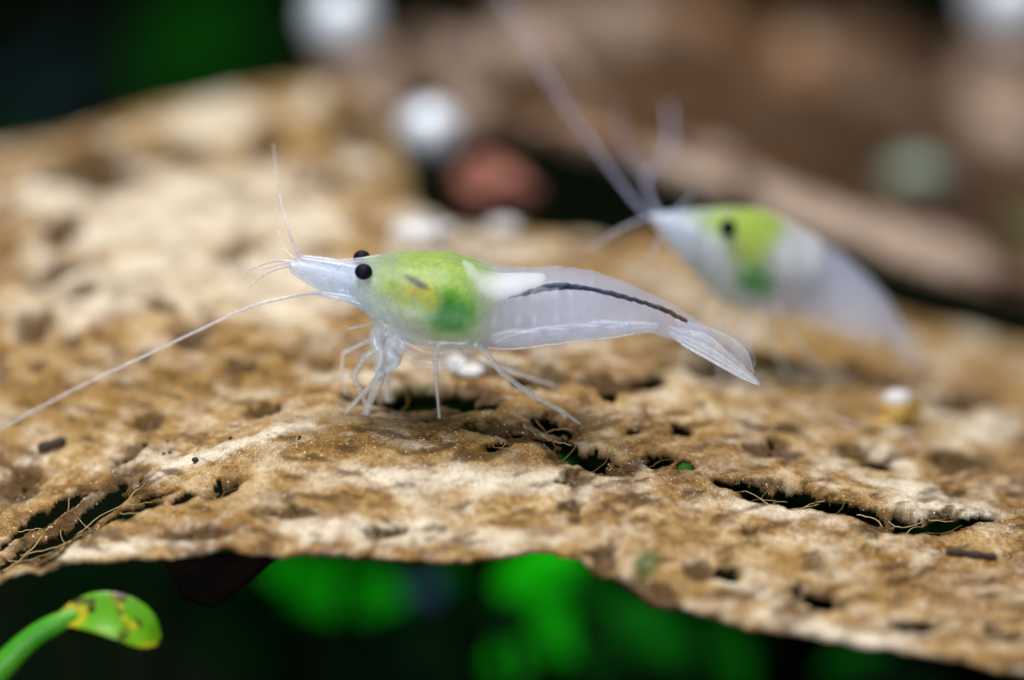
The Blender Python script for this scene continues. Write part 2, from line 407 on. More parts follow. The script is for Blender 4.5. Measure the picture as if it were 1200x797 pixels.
edge_t = np.broadcast_to(ts[:, None], disp.shape)
disp += 0.03 * np.exp(-(edge_t / 0.02) ** 2) * fbm(P0 * 6 + 8, 2)
Pm = P0 + main.N * disp[..., None]
main.P = Pm
M_leaf = leaf_material('decayed_leaf',
    [(0.0, (0.025, 0.009, 0.002)), (0.25, (0.11, 0.045, 0.008)), (0.45, (0.29, 0.150, 0.036)), (0.64, (0.45, 0.285, 0.105)), (0.84, (0.61, 0.455, 0.25)), (1.0, (0.78, 0.67, 0.47))],
    (0.030, 0.012, 0.002), (0.84, 0.75, 0.59), (0.29, 0.155, 0.022), (0.035, 0.085, 0.008))
M_leaf_under = simple('leaf_underside', (0.05, 0.03, 0.015), (0.12, 0.07, 0.03), 6)
leaf_root = thing('dried_leaf', main.at(600, 500) * np.array([1, 1, 0]) + np.array([0, 0, GROUND_Z]), 'broad decaying tan leaf with lacy holes, arched, shrimps standing on it', 'leaf')
keep = ~gone.ravel()
blade = mesh_obj('blade', Pm.reshape(-1, 3), grid_faces(len(us), len(ts), keep), M_leaf, leaf_root,
                 attrs=dict(stain=stain, ochre=ochre, pale=pale, moss=moss))
blade.data.materials.append(M_leaf_under)
so = blade.modifiers.new('thick', 'SOLIDIFY'); so.thickness = 0.022; so.offset = -1
so.use_rim = True; so.material_offset = 0

# veins left standing across the eaten holes
M_vein = simple('leaf_vein', (0.45, 0.29, 0.09), (0.62, 0.46, 0.22), 20, 0.5)
M_vein_d = simple('leaf_vein_brown', (0.16, 0.08, 0.015), (0.30, 0.17, 0.04), 20, 0.5)
def vein(pix, r0, r1, mat=M_vein, lift=-0.002):
    r0, r1 = r0 * 0.5, r1 * 0.5
    c = catmull([(a, b) for a, b in pix], 5 * len(pix))
    c = c + rng.normal(0, 0.25, c.shape)
    p = np.array([main.at(a, b, lift) for a, b in c])
    v, f = tube(p, np.linspace(r0, r1, len(p)), 6)
    mesh_obj('vein', v, f, mat, leaf_root)
for pix, r0, r1 in [
    ([(0, 662), (25, 640), (60, 606), (100, 576)], .007, .004), ([(40, 655), (72, 628), (110, 597), (160, 572)], .006, .003), ([(100, 640), (112, 615), (128, 596), (152, 570), (172, 560)], .009, .005),
    ([(62, 606), (74, 596), (80, 575)], .004, .003), ([(20, 640), (50, 632), (90, 618), (150, 590), (185, 582)], .005, .003), ([(10, 620), (40, 612), (62, 606)], .004, .003), ([(112, 615), (96, 606), (84, 592)], .004, .003),
    ([(128, 596), (150, 598), (182, 592)], .004, .003), ([(5, 648), (30, 645), (72, 628)], .004, .003), ([(72, 628), (66, 612), (72, 596)], .003, .003), ([(35, 662), (60, 640), (96, 622), (140, 606)], .004, .003)]:
    vein(pix, r0, r1)
for pix, r0, r1 in [
    ([(545, 520), (572, 508), (590, 497), (612, 492)], .007, .005), ([(582, 497), (605, 507), (628, 520), (640, 530)], .006, .004), ([(610, 493), (628, 505), (650, 512), (672, 516)], .006, .004),
    ([(655, 535), (668, 525), (678, 514)], .009, .005), ([(600, 528), (620, 519), (645, 517)], .005, .003), ([(628, 490), (640, 503), (636, 518)], .005, .003), ([(690, 545), (705, 538), (716, 528)], .005, .003),
    ([(560, 512), (580, 520), (600, 522), (622, 528)], .005, .003), ([(640, 503), (660, 498), (684, 504)], .004, .003), ([(575, 530), (590, 520), (598, 508)], .004, .003),
    ([(470, 470), (478, 460), (476, 450)], .005, .003), ([(512, 472), (516, 455)], .005, .003), ([(556, 476), (560, 462)], .004, .003),
    ([(850, 572), (875, 567), (898, 574), (925, 577)], .005, .003), ([(892, 572), (912, 584), (940, 583), (962, 580)], .006, .004), ([(872, 584), (888, 576), (902, 566)], .006, .004), ([(940, 584), (965, 577), (1000, 582), (1030, 592)], .005, .003),
    ([(1005, 596), (1030, 602), (1042, 612)], .006, .004), ([(1040, 600), (1060, 606), (1088, 600), (1120, 602)], .006, .004), ([(1062, 618), (1070, 608), (1088, 604)], .005, .003), ([(1076, 620), (1086, 612), (1104, 614), (1130, 606)], .005, .003), ([(1090, 600), (1130, 598), (1180, 601)], .005, .003),
    ([(972, 596), (985, 588), (992, 580)], .004, .003), ([(762, 544), (776, 536), (790, 534)], .004, .003), ([(255, 572), (262, 565), (275, 562)], .004, .003)]:
    vein(pix, r0, r1, M_vein_d if random.random() < 0.6 else M_vein)

# green leaf pressed up beneath the lacy holes
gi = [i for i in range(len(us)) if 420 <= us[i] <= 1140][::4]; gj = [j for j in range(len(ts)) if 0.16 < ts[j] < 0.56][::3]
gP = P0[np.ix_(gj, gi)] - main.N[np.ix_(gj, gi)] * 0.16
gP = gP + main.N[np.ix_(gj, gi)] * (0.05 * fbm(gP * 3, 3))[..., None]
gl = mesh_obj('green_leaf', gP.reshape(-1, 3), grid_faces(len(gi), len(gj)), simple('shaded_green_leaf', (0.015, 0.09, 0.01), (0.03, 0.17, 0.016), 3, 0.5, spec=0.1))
gs = gl.modifiers.new('thick', 'SOLIDIFY'); gs.thickness = 0.02
tag(gl, 'dark green leaf showing through the torn holes of the tan leaf', 'leaf')

# ------------------------------------------------------------------ second, darker leaf behind
us2 = np.arange(380, 1750, 7.0); ts2 = np.linspace(0, 1, 90)
L_in = [(380, 176, 27.0), (480, 184, 26.8), (560, 180, 26.6), (640, 182, 26.4), (720, 203, 26.3), (800, 234, 26.1), (900, 274, 25.9), (1000, 310, 25.8), (1100, 343, 25.8), (1200, 370, 25.9), (1750, 460, 26.4)]
L_lip = [(380, 165, 26.1), (480, 172, 25.8), (560, 168, 25.6), (640, 170, 25.4), (720, 190, 25.2), (800, 220, 25.0), (900, 258, 24.9), (1000, 293, 24.8), (1100, 325, 24.8), (1200, 352, 24.9), (1750, 440, 25.4)]
L_a = [(380, 120, 27.3), (480, 125, 27), (600, 118, 26.8), (720, 125, 26.6), (850, 165, 26.4), (1000, 225, 26.3), (1200, 290, 26.4), (1750, 390, 27)]
L_b = [(380, 92, 29), (480, 75, 29), (600, 62, 29), (720, 60, 29), (850, 95, 29), (1000, 130, 29), (1200, 180, 29), (1750, 260, 29.5)]
L_c = [(380, 76, 31), (480, 40, 31.5), (600, 14, 32), (720, -2, 32.5), (850, 10, 32.5), (1000, 20, 32.5), (1100, 40, 32.5), (1160, 45, 32.5), (1200, 60, 32.5), (1750, 80, 33)]
back = LeafSurface([L_in, L_lip, L_a, L_b, L_c], us2, ts2)
U2 = np.broadcast_to(us2[None], back.v.shape); V2 = back.v
w2 = np.stack([fbm(back.P * 1.6 + 3, 3), fbm(back.P * 1.6 + 50, 3)], -1)
UU2 = U2 + 30 * w2[..., 0]; VV2 = V2 + 16 * w2[..., 1]
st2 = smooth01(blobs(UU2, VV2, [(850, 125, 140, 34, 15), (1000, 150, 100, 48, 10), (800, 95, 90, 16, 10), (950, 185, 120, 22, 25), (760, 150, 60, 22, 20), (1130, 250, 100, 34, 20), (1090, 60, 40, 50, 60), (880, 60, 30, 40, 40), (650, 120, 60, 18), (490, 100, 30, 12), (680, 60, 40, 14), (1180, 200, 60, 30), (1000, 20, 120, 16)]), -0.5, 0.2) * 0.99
pa2 = smooth01(blobs(UU2, VV2, [(700, 35, 90, 30, 5), (600, 60, 110, 26, -20), (900, 248, 130, 34, 20), (1040, 295, 150, 42, 17), (790, 205, 80, 24, 20), (1170, 130, 50, 70, 30), (1130, 320, 80, 18, 15), (560, 120, 70, 18), (450, 110, 60, 30)]), -0.1, 0.5) * 0.95  # spots along the lip paint its lit edge pale
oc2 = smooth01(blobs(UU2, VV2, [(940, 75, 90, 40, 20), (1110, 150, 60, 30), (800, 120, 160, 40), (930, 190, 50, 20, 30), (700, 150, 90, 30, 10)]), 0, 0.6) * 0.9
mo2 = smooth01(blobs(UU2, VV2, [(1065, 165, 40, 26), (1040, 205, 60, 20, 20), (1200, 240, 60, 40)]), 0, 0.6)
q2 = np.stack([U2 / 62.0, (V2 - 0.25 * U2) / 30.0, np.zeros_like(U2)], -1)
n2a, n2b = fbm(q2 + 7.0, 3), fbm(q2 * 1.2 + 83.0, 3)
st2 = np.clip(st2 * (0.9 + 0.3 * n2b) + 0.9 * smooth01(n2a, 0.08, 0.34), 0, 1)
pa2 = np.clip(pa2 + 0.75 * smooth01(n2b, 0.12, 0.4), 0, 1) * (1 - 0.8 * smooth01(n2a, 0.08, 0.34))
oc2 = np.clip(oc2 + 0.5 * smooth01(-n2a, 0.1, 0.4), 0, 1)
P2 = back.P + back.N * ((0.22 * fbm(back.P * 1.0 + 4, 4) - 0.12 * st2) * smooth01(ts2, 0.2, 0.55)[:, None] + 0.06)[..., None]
back.P = P2
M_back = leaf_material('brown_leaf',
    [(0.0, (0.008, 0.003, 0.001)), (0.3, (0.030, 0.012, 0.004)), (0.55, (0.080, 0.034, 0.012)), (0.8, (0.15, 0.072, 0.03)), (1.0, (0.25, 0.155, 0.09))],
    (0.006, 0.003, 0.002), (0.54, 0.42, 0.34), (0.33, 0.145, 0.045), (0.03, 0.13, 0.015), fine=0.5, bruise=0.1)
back_root = thing('brown_leaf', P2[0, len(us2)//2] * np.array([1, 1, 0]) + np.array([0, 0, GROUND_Z]), 'dark brown curled leaf behind the tan one, lip raised over a dark hollow', 'leaf')
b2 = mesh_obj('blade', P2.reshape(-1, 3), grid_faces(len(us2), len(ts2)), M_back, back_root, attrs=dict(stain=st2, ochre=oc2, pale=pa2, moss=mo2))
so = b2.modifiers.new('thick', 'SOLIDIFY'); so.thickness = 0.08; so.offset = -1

# ================================================================== SHRIMPS
def flesh(name, density, colour, skin=0.085):
    t = NT(name); co = t.n('TexCoord').outputs['Object']
    nz = t.noise(co, 30, 4, 0.6)
    st = t.n('TexNoise', {'Vector': t.n('Mapping', {'Vector': co, 'Scale': (60, 12, 12)}).outputs[0], 'Scale': 1.0, 'Detail': 3}).outputs['Fac']
    a = t.rng(t.math('ADD', t.math('MULTIPLY', nz, 0.5), t.math('MULTIPLY', st, 0.5)), 0.4, 0.65, skin * 0.5, skin * 1.8)
    d = t.n('BsdfDiffuse', {'Color': (0.64, 0.74, 1.0, 1)}).outputs[0]
    tr = t.n('BsdfTranslucent', {'Color': (0.64, 0.74, 1.0, 1)}).outputs[0]
    s = t.mixsh(a, t.n('BsdfTransparent').outputs[0], t.mixsh(0.5, d, tr))
    b = t.n('Bump', {'Height': nz, 'Strength': 0.15, 'Distance': 0.01})
    g = t.n('BsdfGlossy', {'Roughness': 0.3, 'Normal': b.outputs[0]}).outputs[0]
    t.surf(t.mixsh(0.014, s, g))
    t.vol(t.n('VolumePrincipled', {'Color': (*colour, 1), 'Density': density, 'Anisotropy': 0.2}).outputs[0])
    return t.m
M_flesh = flesh('shrimp_flesh', 3.5, (0.80, 0.86, 1.0))
def gland(name, density, colour, aniso=0.0):
    t = NT(name); t.surf(t.n('BsdfTransparent').outputs[0])
    t.vol(t.n('VolumePrincipled', {'Color': (*colour, 1), 'Density': density, 'Anisotropy': aniso}).outputs[0]); return t.m
M_wgland = gland('white_gland_tissue', 26, (0.985, 0.995, 0.995))
M_ggland = gland('green_stomach_tissue', 34, (0.22, 0.66, 0.0))
M_leg = film('leg_skin', (0.93, 0.96, 1.0), 0.40, 0.09, 0.12, trans=0.35)
M_ant = film('antenna_skin', (0.84, 0.82, 0.90), 0.62, 0.06)
M_scale = film('antennal_scale_skin', (0.78, 0.87, 1.0), 0.34, 0.03, 0.2, 30, trans=0.35)
M_tail = film('tail_skin', (0.86, 0.90, 1.0), 0.26, 0.03, 0.25, 25)
M_ant_far = film('far_antenna_skin', (0.62, 0.66, 0.92), 0.34, 0.02)
M_swim = film('swimmeret_skin', (0.86, 0.89, 1.0), 0.15, 0.02, 0.2, 25)
M_line = film('pleura_edge', (0.92, 0.94, 1.0), 0.6, 0.1)
M_eye = simple('eye_black', (0.004, 0.003, 0.010), (0.008, 0.004, 0.016), 30, 0.6, spec=0.12, bump=0.05)
M_gut = NT('gut_dark')
_a = M_gut.attr('along').outputs['Fac']
M_gut.surf(M_gut.n('BsdfPrincipled', {'Base Color': M_gut.ramp(_a, [(0, (0.02, 0.05, 0.06)), (0.15, (0.008, 0.018, 0.05)), (0.5, (0.012, 0.016, 0.045)), (0.78, (0.03, 0.014, 0.014)), (1.0, (0.10, 0.035, 0.015))]), 'Roughness': 0.6}).outputs[0])
M_gut = M_gut.m
def organ_material(name, emis=0):
    t = NT(name); at = t.attr('pigment')
    co = t.n('TexCoord').outputs['Object']
    nz = t.noise(co, 55, 4, 0.7)
    a = t.math('MULTIPLY', at.outputs['Alpha'], t.rng(nz, 0.3, 0.7, 0.8, 1.15))
    pc = t.mix(t.rng(t.noise(co, 22, 4, 0.65, 0.6), 0.35, 0.7), t.mix(0.35, at.outputs['Color'], (0.0, 0.0, 0.0)), at.outputs['Color'])
    d = t.n('BsdfDiffuse', {'Color': pc}).outputs[0]
    tr = t.n('BsdfTranslucent', {'Color': pc}).outputs[0]
    n = t.n('MixShader', {0: a, 1: t.n('BsdfTransparent').outputs[0], 2: t.mixsh(0.35, d, tr)})
    t.surf(n.outputs[0]); return t.m
M_organ = organ_material('organ_pigment')

def loft(stations, Zf, n_rings=150, n_seg=48, shrink=1.0, trim=(0, 1), power=2.3, steps=None):
    """body of elliptic rings between dorsal and ventral outline points"""
    A = np.array([[s[0][0], s[0][1], s[1][0], s[1][1], s[2]] for s in stations], float)
    k = np.concatenate([[0], np.cumsum(np.linalg.norm(np.diff((A[:, :2] + A[:, 2:4]) / 2, axis=0), axis=1))]); k /= k[-1]
    t = np.linspace(trim[0], trim[1], n_rings)
    S = pchip(k, A, t)
    top, bot, w = S[:, :2], S[:, 2:4], S[:, 4]
    mid = (top + bot) / 2; h = (top - bot) / 2
    ph = np.linspace(0, 2 * math.pi, n_seg, endpoint=False)
    c, s_ = np.cos(ph), np.sin(ph)
    e = 2 / power
    c = np.sign(c) * np.abs(c) ** e; s_ = np.sign(s_) * np.abs(s_) ** e
    sc = np.full(len(t), shrink)
    if steps is not None:
        for b in steps: sc *= 1 + 0.022 * np.clip(1 - np.abs((t - b + 0.012) / 0.014), 0, 1) - 0.02 * np.exp(-((t - b - 0.008) / 0.006) ** 2)
    endf = np.sqrt(np.clip(np.minimum((t - trim[0]) / 0.025, (trim[1] - t) / 0.02), 0, 1)); endf = np.maximum(endf, 0.05)
    sc = sc * endf
    uv = mid[:, None] + sc[:, None, None] * h[:, None] * c[None, :, None]
    dz = sc[:, None] * w[:, None] * s_[None, :]
    Z = Zf(uv[..., 0]) + dz
    V = ray(uv[..., 0], uv[..., 1], Zf(uv[..., 0])) + dz[..., None] * np.array([0, 1.0, -0.05])
    nr = n_rings
    F = []
    for i in range(nr - 1):
        for j in range(n_seg):
            q = (j + 1) % n_seg
            F.append((i*n_seg + j, i*n_seg + q, (i+1)*n_seg + q, (i+1)*n_seg + j))
    F.append(tuple(range(n_seg))); F.append(tuple((nr-1)*n_seg + j for j in range(n_seg - 1, -1, -1)))
    return V.reshape(-1, 3), F, uv.reshape(-1, 2)

def paint(uv, base, spots):
    """organ pigments: base (rgb, alpha), spots (u, v, ru, rv, angle, rgb, alpha, softness)"""
    c = np.zeros((len(uv), 4)); c[:, :3] = base[0]; c[:, 3] = base[1]
    q3 = np.column_stack([uv / 14.0, np.zeros(len(uv))])
    wb = 0.22 * fbm(q3, 3)
    for (u, v, ru, rv, an, rgb, al, soft) in spots:
        a = math.radians(an); dx, dy = uv[:, 0] - u, uv[:, 1] - v
        x = dx * math.cos(a) + dy * math.sin(a); y = -dx * math.sin(a) + dy * math.cos(a)
        r = np.sqrt((x / ru) ** 2 + (y / rv) ** 2) + wb
        m = 1 - smooth01(r, 1 - soft, 1 + soft)
        na = m * al
        oa = c[:, 3].copy()
        tot = na + oa * (1 - na)
        c[:, :3] = (np.array(rgb)[None] * na[:, None] + c[:, :3] * (oa * (1 - na))[:, None]) / (tot[:, None] + 1e-6)
        c[:, 3] = tot
    return c

def ball(c, r, n=20, sx=(1, 1, 1)):
    bm = bmesh.new(); bmesh.ops.create_uvsphere(bm, u_segments=n, v_segments=n // 2 + 2, radius=1)
    v = np.array([x.co[:] for x in bm.verts]) * np.array(sx) * r + np.array(c); f = [[q.index for q in p.verts] for p in bm.faces]
    bm.free(); return v, f

def limb(name, root, pts, radii, mat, n=8, seg=None, parent_label=None):
    """pts: (u, v, Z); radii in photo pixels at the focus distance"""
    p = ray([q[0] for q in pts], [q[1] for q in pts], [q[2] for q in pts])
    r = np.interp(np.linspace(0, 1, len(pts)), np.linspace(0, 1, len(radii)), radii) / 250.0
    v, f = tube(p, r, n, seg or 8 * len(pts))
    return mesh_obj(name, v, f, mat, root, fix=True)

def blade_part(name, root, outline, Z0, Z1, mat, thick=0.012, puff=0.0, rows=14, rib=0.0):
    """flat lobe: outline pairs ((ua,va),(ub,vb)) from base to tip, with a little thickness and camber"""
    A = np.array([[*a, *b] for a, b in outline], float)
    S = catmull(A, rows); m = 9
    g = np.linspace(0, 1, m)
    uv = S[:, None, :2] * (1 - g)[None, :, None] + S[:, None, 2:] * g[None, :, None]
    Z = np.linspace(Z0, Z1, rows)[:, None] - puff * np.sin(g * math.pi)[None] + rib * np.abs(np.sin(g * math.pi * 4))[None]
    T = ray(uv[..., 0], uv[..., 1], Z)
    nrm = LeafSurface.normals(T)
    prof = (np.sin(np.clip(g, 0.02, 0.98) * math.pi) ** 0.5)[None, :, None] * thick / 2
    a = (T + nrm * prof).reshape(-1, 3); b = (T - nrm * prof).reshape(-1, 3)
    nF = [tuple(x) for x in grid_faces(m, rows)]
    off = rows * m
    F = nF + [tuple(off + i for i in reversed(f)) for f in nF]
    ring = [i for i in range(m)] + [r * m + m - 1 for r in range(1, rows)] + [(rows - 1) * m + i for i in range(m - 2, -1, -1)] + [r * m for r in range(rows - 2, 0, -1)]
    for i in range(len(ring)):
        x, y = ring[i], ring[(i + 1) % len(ring)]
        F.append((y, x, off + x, off + y))
    return mesh_obj(name, np.vstack([a, b]), F, mat, root, fix=True)

def gut(root, pts, radii, Z):
    p = ray([q[0] for q in pts], [q[1] for q in pts], np.full(len(pts), Z))
    c = catmull(np.hstack([p, (np.interp(np.linspace(0, 1, len(pts)), np.linspace(0, 1, len(radii)), radii) / 250)[:, None]]), 70)
    r = c[:, 3] * (1 + 0.22 * rng.normal(size=len(c)).cumsum() / 6)
    r = np.clip(r, 0.004, 0.03)
    v, f = tube(c[:, :3] + rng.normal(0, 0.0016, (70, 3)), r, 10)
    return mesh_obj('gut', v, f, M_gut, root, attrs=dict(along=np.repeat(np.linspace(0, 1, 70), 10)), fix=True)

# ---------------------------------------------------------------- the shrimp on the crest of the leaf
ZS = 20.0
base = main.at(520, 488)
S1 = thing('shrimp', base, 'clear whitish shrimp with a green stomach and dark gut line on the leaf crest', 'shrimp', 'shrimps on the leaf')
ST1 = [((333, 306), (333, 313), .02), ((350, 303), (350, 323), .05), ((375, 305), (375, 340), .09), ((400, 310), (403, 350), .12), ((420, 304), (425, 363), .17),
       ((445, 299), (446, 381), .215), ((480, 296), (480, 400), .26), ((520, 296), (520, 406), .28), ((550, 303), (550, 408), .28), ((575, 312), (578, 408), .25),
       ((610, 315), (612, 406), .24), ((650, 314), (655, 402), .23), ((690, 318), (697, 397), .21), ((725, 329), (728, 392), .18), ((755, 342), (752, 388), .15),
       ((785, 356), (775, 393), .12), ((808, 369), (800, 404), .095), ((826, 381), (815, 412), .07), ((838, 392), (826, 417), .04)]
zf1 = lambda u: np.full(np.shape(u), ZS)
v, f, uv = loft(ST1, zf1, 190, 48, steps=[0.475, 0.565, 0.65, 0.735, 0.82, 0.90])
mesh_obj('body', v, f, M_flesh, S1, fix=True)
# stomach and glands showing through the carapace
v, f, uv = loft(ST1, zf1, 150, 140, shrink=0.985, trim=(0.10, 0.56))
LIME = (0.46, 0.66, 0.02)
pig = paint(uv, ((0.80, 0.86, 0.80), 0.0), [
    (420, 340, 46, 26, 35, (0.78, 0.86, 0.98), 0.45, 0.5), (455, 345, 40, 40, 0, (0.82, 0.90, 0.84), 0.45, 0.6),
    (498, 322, 58, 36, 5, LIME, 0.72, 0.7), (520, 308, 42, 15, 8, (0.50, 0.70, 0.08), 0.7, 0.6), (500, 375, 52, 30, 0, (0.66, 0.74, 0.45), 0.35, 0.6),
    (532, 350, 34, 40, 0, (0.36, 0.64, 0.01), 0.6, 0.8), (492, 328, 17, 10, 0, (0.62, 0.52, 0.0), 0.95, 0.6), (462, 324, 10, 8, -30, (0.45, 0.60, 0.03), 0.7, 0.6),
    (528, 356, 25, 21, 10, (0.05, 0.33, 0.0), 1.0, 0.45),
    (490, 320, 14, 4.0, 24, (0.015, 0.05, 0.005), 0.97, 0.5), (472, 340, 12, 6, 30, (0.52, 0.62, 0.03), 0.6, 0.6), (505, 340, 12, 12, 0, (0.60, 0.64, 0.01), 0.6, 0.6), (452, 322, 8, 14, 20, (0.45, 0.62, 0.05), 0.5, 0.7)])
mesh_obj('stomach', v, f, M_organ, S1, colors=dict(pigment=pig), fix=True)
# white gland running into the first tail segments
W1 = [((540, 304), (548, 330), .06), ((552, 309), (556, 352), .13), ((566, 318), (572, 354), .15), ((590, 322), (594, 348), .14), ((615, 321), (617, 341), .11), ((632, 321), (630, 334), .08), ((641, 323), (639, 329), .03)]
v, f, uv = loft(W1, lambda u: np.full(np.shape(u), ZS - .09), 50, 28)
mesh_obj('white_gland', v, f, M_wgland, S1, fix=True)
gv, gf = ball((0, 0, 0), 1, 28)
gv = gv * (1 + 0.16 * fbm(gv * 1.8 + 4, 3))[:, None] * np.array([.108, .075, .094]) + ray(527, 356, ZS - .195)
mesh_obj('digestive_gland', gv, gf, M_ggland, S1, fix=True)
gut(S1, [(596, 349), (622, 342), (645, 336.5), (668, 336), (692, 338.5), (716, 344), (738, 350), (760, 357), (776, 362), (792, 370), (806, 377)], [1.2, 3.4, 4.6, 4.0, 2.8, 3.4, 3.4, 3.0, 3.6, 3.6, 2.2], ZS - .165)
# eyes on short stalks
for (u, vv, dz) in ((426, 318.5, -0.17), (424, 302.5, 0.16)):
    e = mesh_obj('eye', *ball(ray(u, vv, ZS + dz), 0.0415, 24, (1, 1, 0.9)), M_eye, S1)
    p = ray([u + 1, u + 14], [vv + 1, vv + 8], [ZS + dz + .01, ZS + dz * 0.6])
    tv, tf = tube(p, [0.026, 0.03], 10, 6); st_o = mesh_obj('eye_stalk', tv, tf, M_leg, S1, fix=True)
blade_part('rostrum', S1, [((452, 298), (452, 306)), ((425, 301), (425, 307)), ((400, 304), (400, 308)), ((376, 306), (376, 308)), ((356, 306.5), (356, 307.5))], ZS, ZS, M_swim, 0.02)
for z0, o in ((ZS - .09, 0), (ZS + .10, -3)):
    blade_part('antennal_scale', S1, [((432, 330 + o), (428, 358 + o)), ((405, 318 + o), (404, 351 + o)), ((380, 310 + o), (384, 345 + o)), ((356, 306 + o), (362, 334 + o)), ((338, 307 + o), (342, 320 + o))], z0, z0 - (.04 if o == 0 else -.05), M_scale, 0.02, 0.03)
for i, (a, b, c, dz) in enumerate([((430, 322), (395, 313), (352, 305), -.05), ((428, 330), (392, 323), (348, 311), -.08), ((428, 324), (394, 310), (354, 302), .06)]):
    limb('peduncle', S1, [(*a, ZS + dz), (*b, ZS + dz), (*c, ZS + dz)], [9, 7, 4], M_scale, 10)
limb('peduncle', S1, [(432, 358, ZS - .12), (405, 350, ZS - .12), (380, 345, ZS - .12), (366, 344, ZS - .12)], [7, 6, 4, 2.4], M_scale, 10)
# antennae
limb('antenna', S1, [(385, 345, ZS - .12), (366, 344, ZS - .14), (335, 349, ZS - .18), (290, 361, ZS - .22), (235, 386, ZS - .28), (170, 417, ZS - .36), (100, 450, ZS - .46), (50, 476, ZS - .56), (0, 503, ZS - .66), (-60, 540, ZS - .8)], [2.4, 2.0, 1.8, 1.7, 1.6, 1.5, 1.4, 1.4, 1.3, .9], M_ant, 8, 110)
limb('antenna', S1, [(362, 306, ZS + .06), (351, 299, ZS + .06), (343, 283, ZS + .08), (336, 262, ZS + .12), (329, 236, ZS + .2), (324, 205, ZS + .32), (320, 168, ZS + .5)], [3.6, 2.6, 1.8, 1.2, .9, .7, .5], M_ant, 8, 60)
for pts, r in [([(346, 307, ZS), (330, 306, ZS), (312, 309, ZS - .05), (292, 318, ZS - .12), (276, 334, ZS - .2)], 1.1), ([(344, 312, ZS), (327, 315, ZS - .05), (308, 324, ZS - .12), (292, 338, ZS - .2), (284, 356, ZS - .25)], 1.0),
               ([(348, 305, ZS), (326, 311, ZS + .05), (300, 316, ZS + .12), (268, 309, ZS + .2)], .8), ([(346, 304, ZS + .05), (332, 290, ZS + .1), (325, 262, ZS + .18), (322, 225, ZS + .28)], .8)]:
    limb('antennule', S1, pts, [r * 1.6, r, r * .7, r * .4], M_ant, 6, 40)
# walking legs: joints widen a little, feet touch the leaf
def foot(u, v): 
    p = main.at(u, v, 0.004); d = p - CAM
    return (u, v, float(d @ FWD))
def zmix(a, b, t): return a + (b - a) * t
def leg(root, pts, rad, mat=M_leg, z0=None):
    """pts in photo pixels, last one is the foot on the leaf; depth runs from the body to the foot"""
    fx = foot(*pts[-1]); n = len(pts)
    P = [(p[0], p[1], zmix(z0, fx[2], (i / (n - 1)) ** 1.3)) for i, p in enumerate(pts[:-1])] + [fx]
    Q, rr = [], np.interp(np.linspace(0, 1, n), np.linspace(0, 1, len(rad)), rad); RR = []
    for i in range(n - 1):                       # straight segments, waisted between knobbly joints
        for q in np.linspace(0, 1, 12, endpoint=(i == n - 2)):
            Q.append([P[i][k_] * (1 - q) + P[i + 1][k_] * q for k_ in range(3)])
            RR.append((rr[i] * (1 - q) + rr[i + 1] * q) * (1.14 - 0.3 * math.sin(math.pi * min(1, q * 1.05)) ** 0.7))
    Q = np.array(Q); Q[1:-1] = (Q[:-2] + 2 * Q[1:-1] + Q[2:]) / 4
    tv, tf = tube(ray(Q[:, 0], Q[:, 1], Q[:, 2]), np.array(RR) / 250.0, 10)
    o = mesh_obj('walking_leg', tv, tf, mat, root, fix=True)
    return o
leg(S1, [(474, 402), (462, 424), (440, 446), (404, 484)], [7, 6.5, 5, 3.4, 2.2], z0=ZS - .2)
leg(S1, [(466, 398), (452, 425), (440, 455), (428, 486)], [9, 8, 7, 6, 4], z0=ZS - .12)
leg(S1, [(462, 394), (430, 400), (402, 414), (400, 436), (406, 462)], [3.4, 3, 2.6, 2.6, 1.6], z0=ZS + .08)
leg(S1, [(458, 398), (428, 418), (414, 440), (424, 462), (432, 482)], [5, 4.5, 4, 3.4, 2.4], z0=ZS - .05)
leg(S1, [(470, 400), (455, 428), (452, 448), (454, 468)], [6, 5.5, 5, 3.6], z0=ZS + .14)
leg(S1, [(516, 402), (510, 420), (511, 444), (515, 490)], [5, 4.2, 3.6, 2.8, 1.6], z0=ZS - .18)
leg(S1, [(556, 402), (570, 414), (588, 437), (622, 462), (662, 484), (680, 497)], [5, 4.4, 3.8, 3.6, 3.4, 2.6, 1.2], z0=ZS - .2)
leg(S1, [(534, 402), (548, 418), (600, 436), (650, 452)], [3.6, 3, 2.4, 1.4], z0=ZS + .18)
# mouth limbs
for pts, r in [([(452, 374, ZS - .1), (440, 396, ZS - .12), (446, 418, ZS - .12), (440, 436, ZS - .1)], [9, 8, 6, 3]), ([(462, 380, ZS + .05), (448, 400, ZS + .05), (452, 422, ZS + .02), (442, 444, ZS)], [10, 9, 7, 4]),
               ([(448, 378, ZS), (432, 380, ZS - .05), (410, 385, ZS - .08), (404, 383, ZS - .1)], [3, 2, 1.5, 1]), ([(470, 388, ZS - .15), (456, 410, ZS - .18), (464, 424, ZS - .18), (452, 436, ZS - .16)], [8, 7, 6, 3])]:
    limb('mouth_limb', S1, pts, r, M_scale, 10)
blade_part('gill_cover', S1, [((446, 376), (452, 398)), ((470, 386), (474, 418)), ((500, 392), (502, 434)), ((530, 394), (528, 432)), ((556, 396), (550, 412))], ZS - .2, ZS - .2, M_swim, 0.03, 0.03)
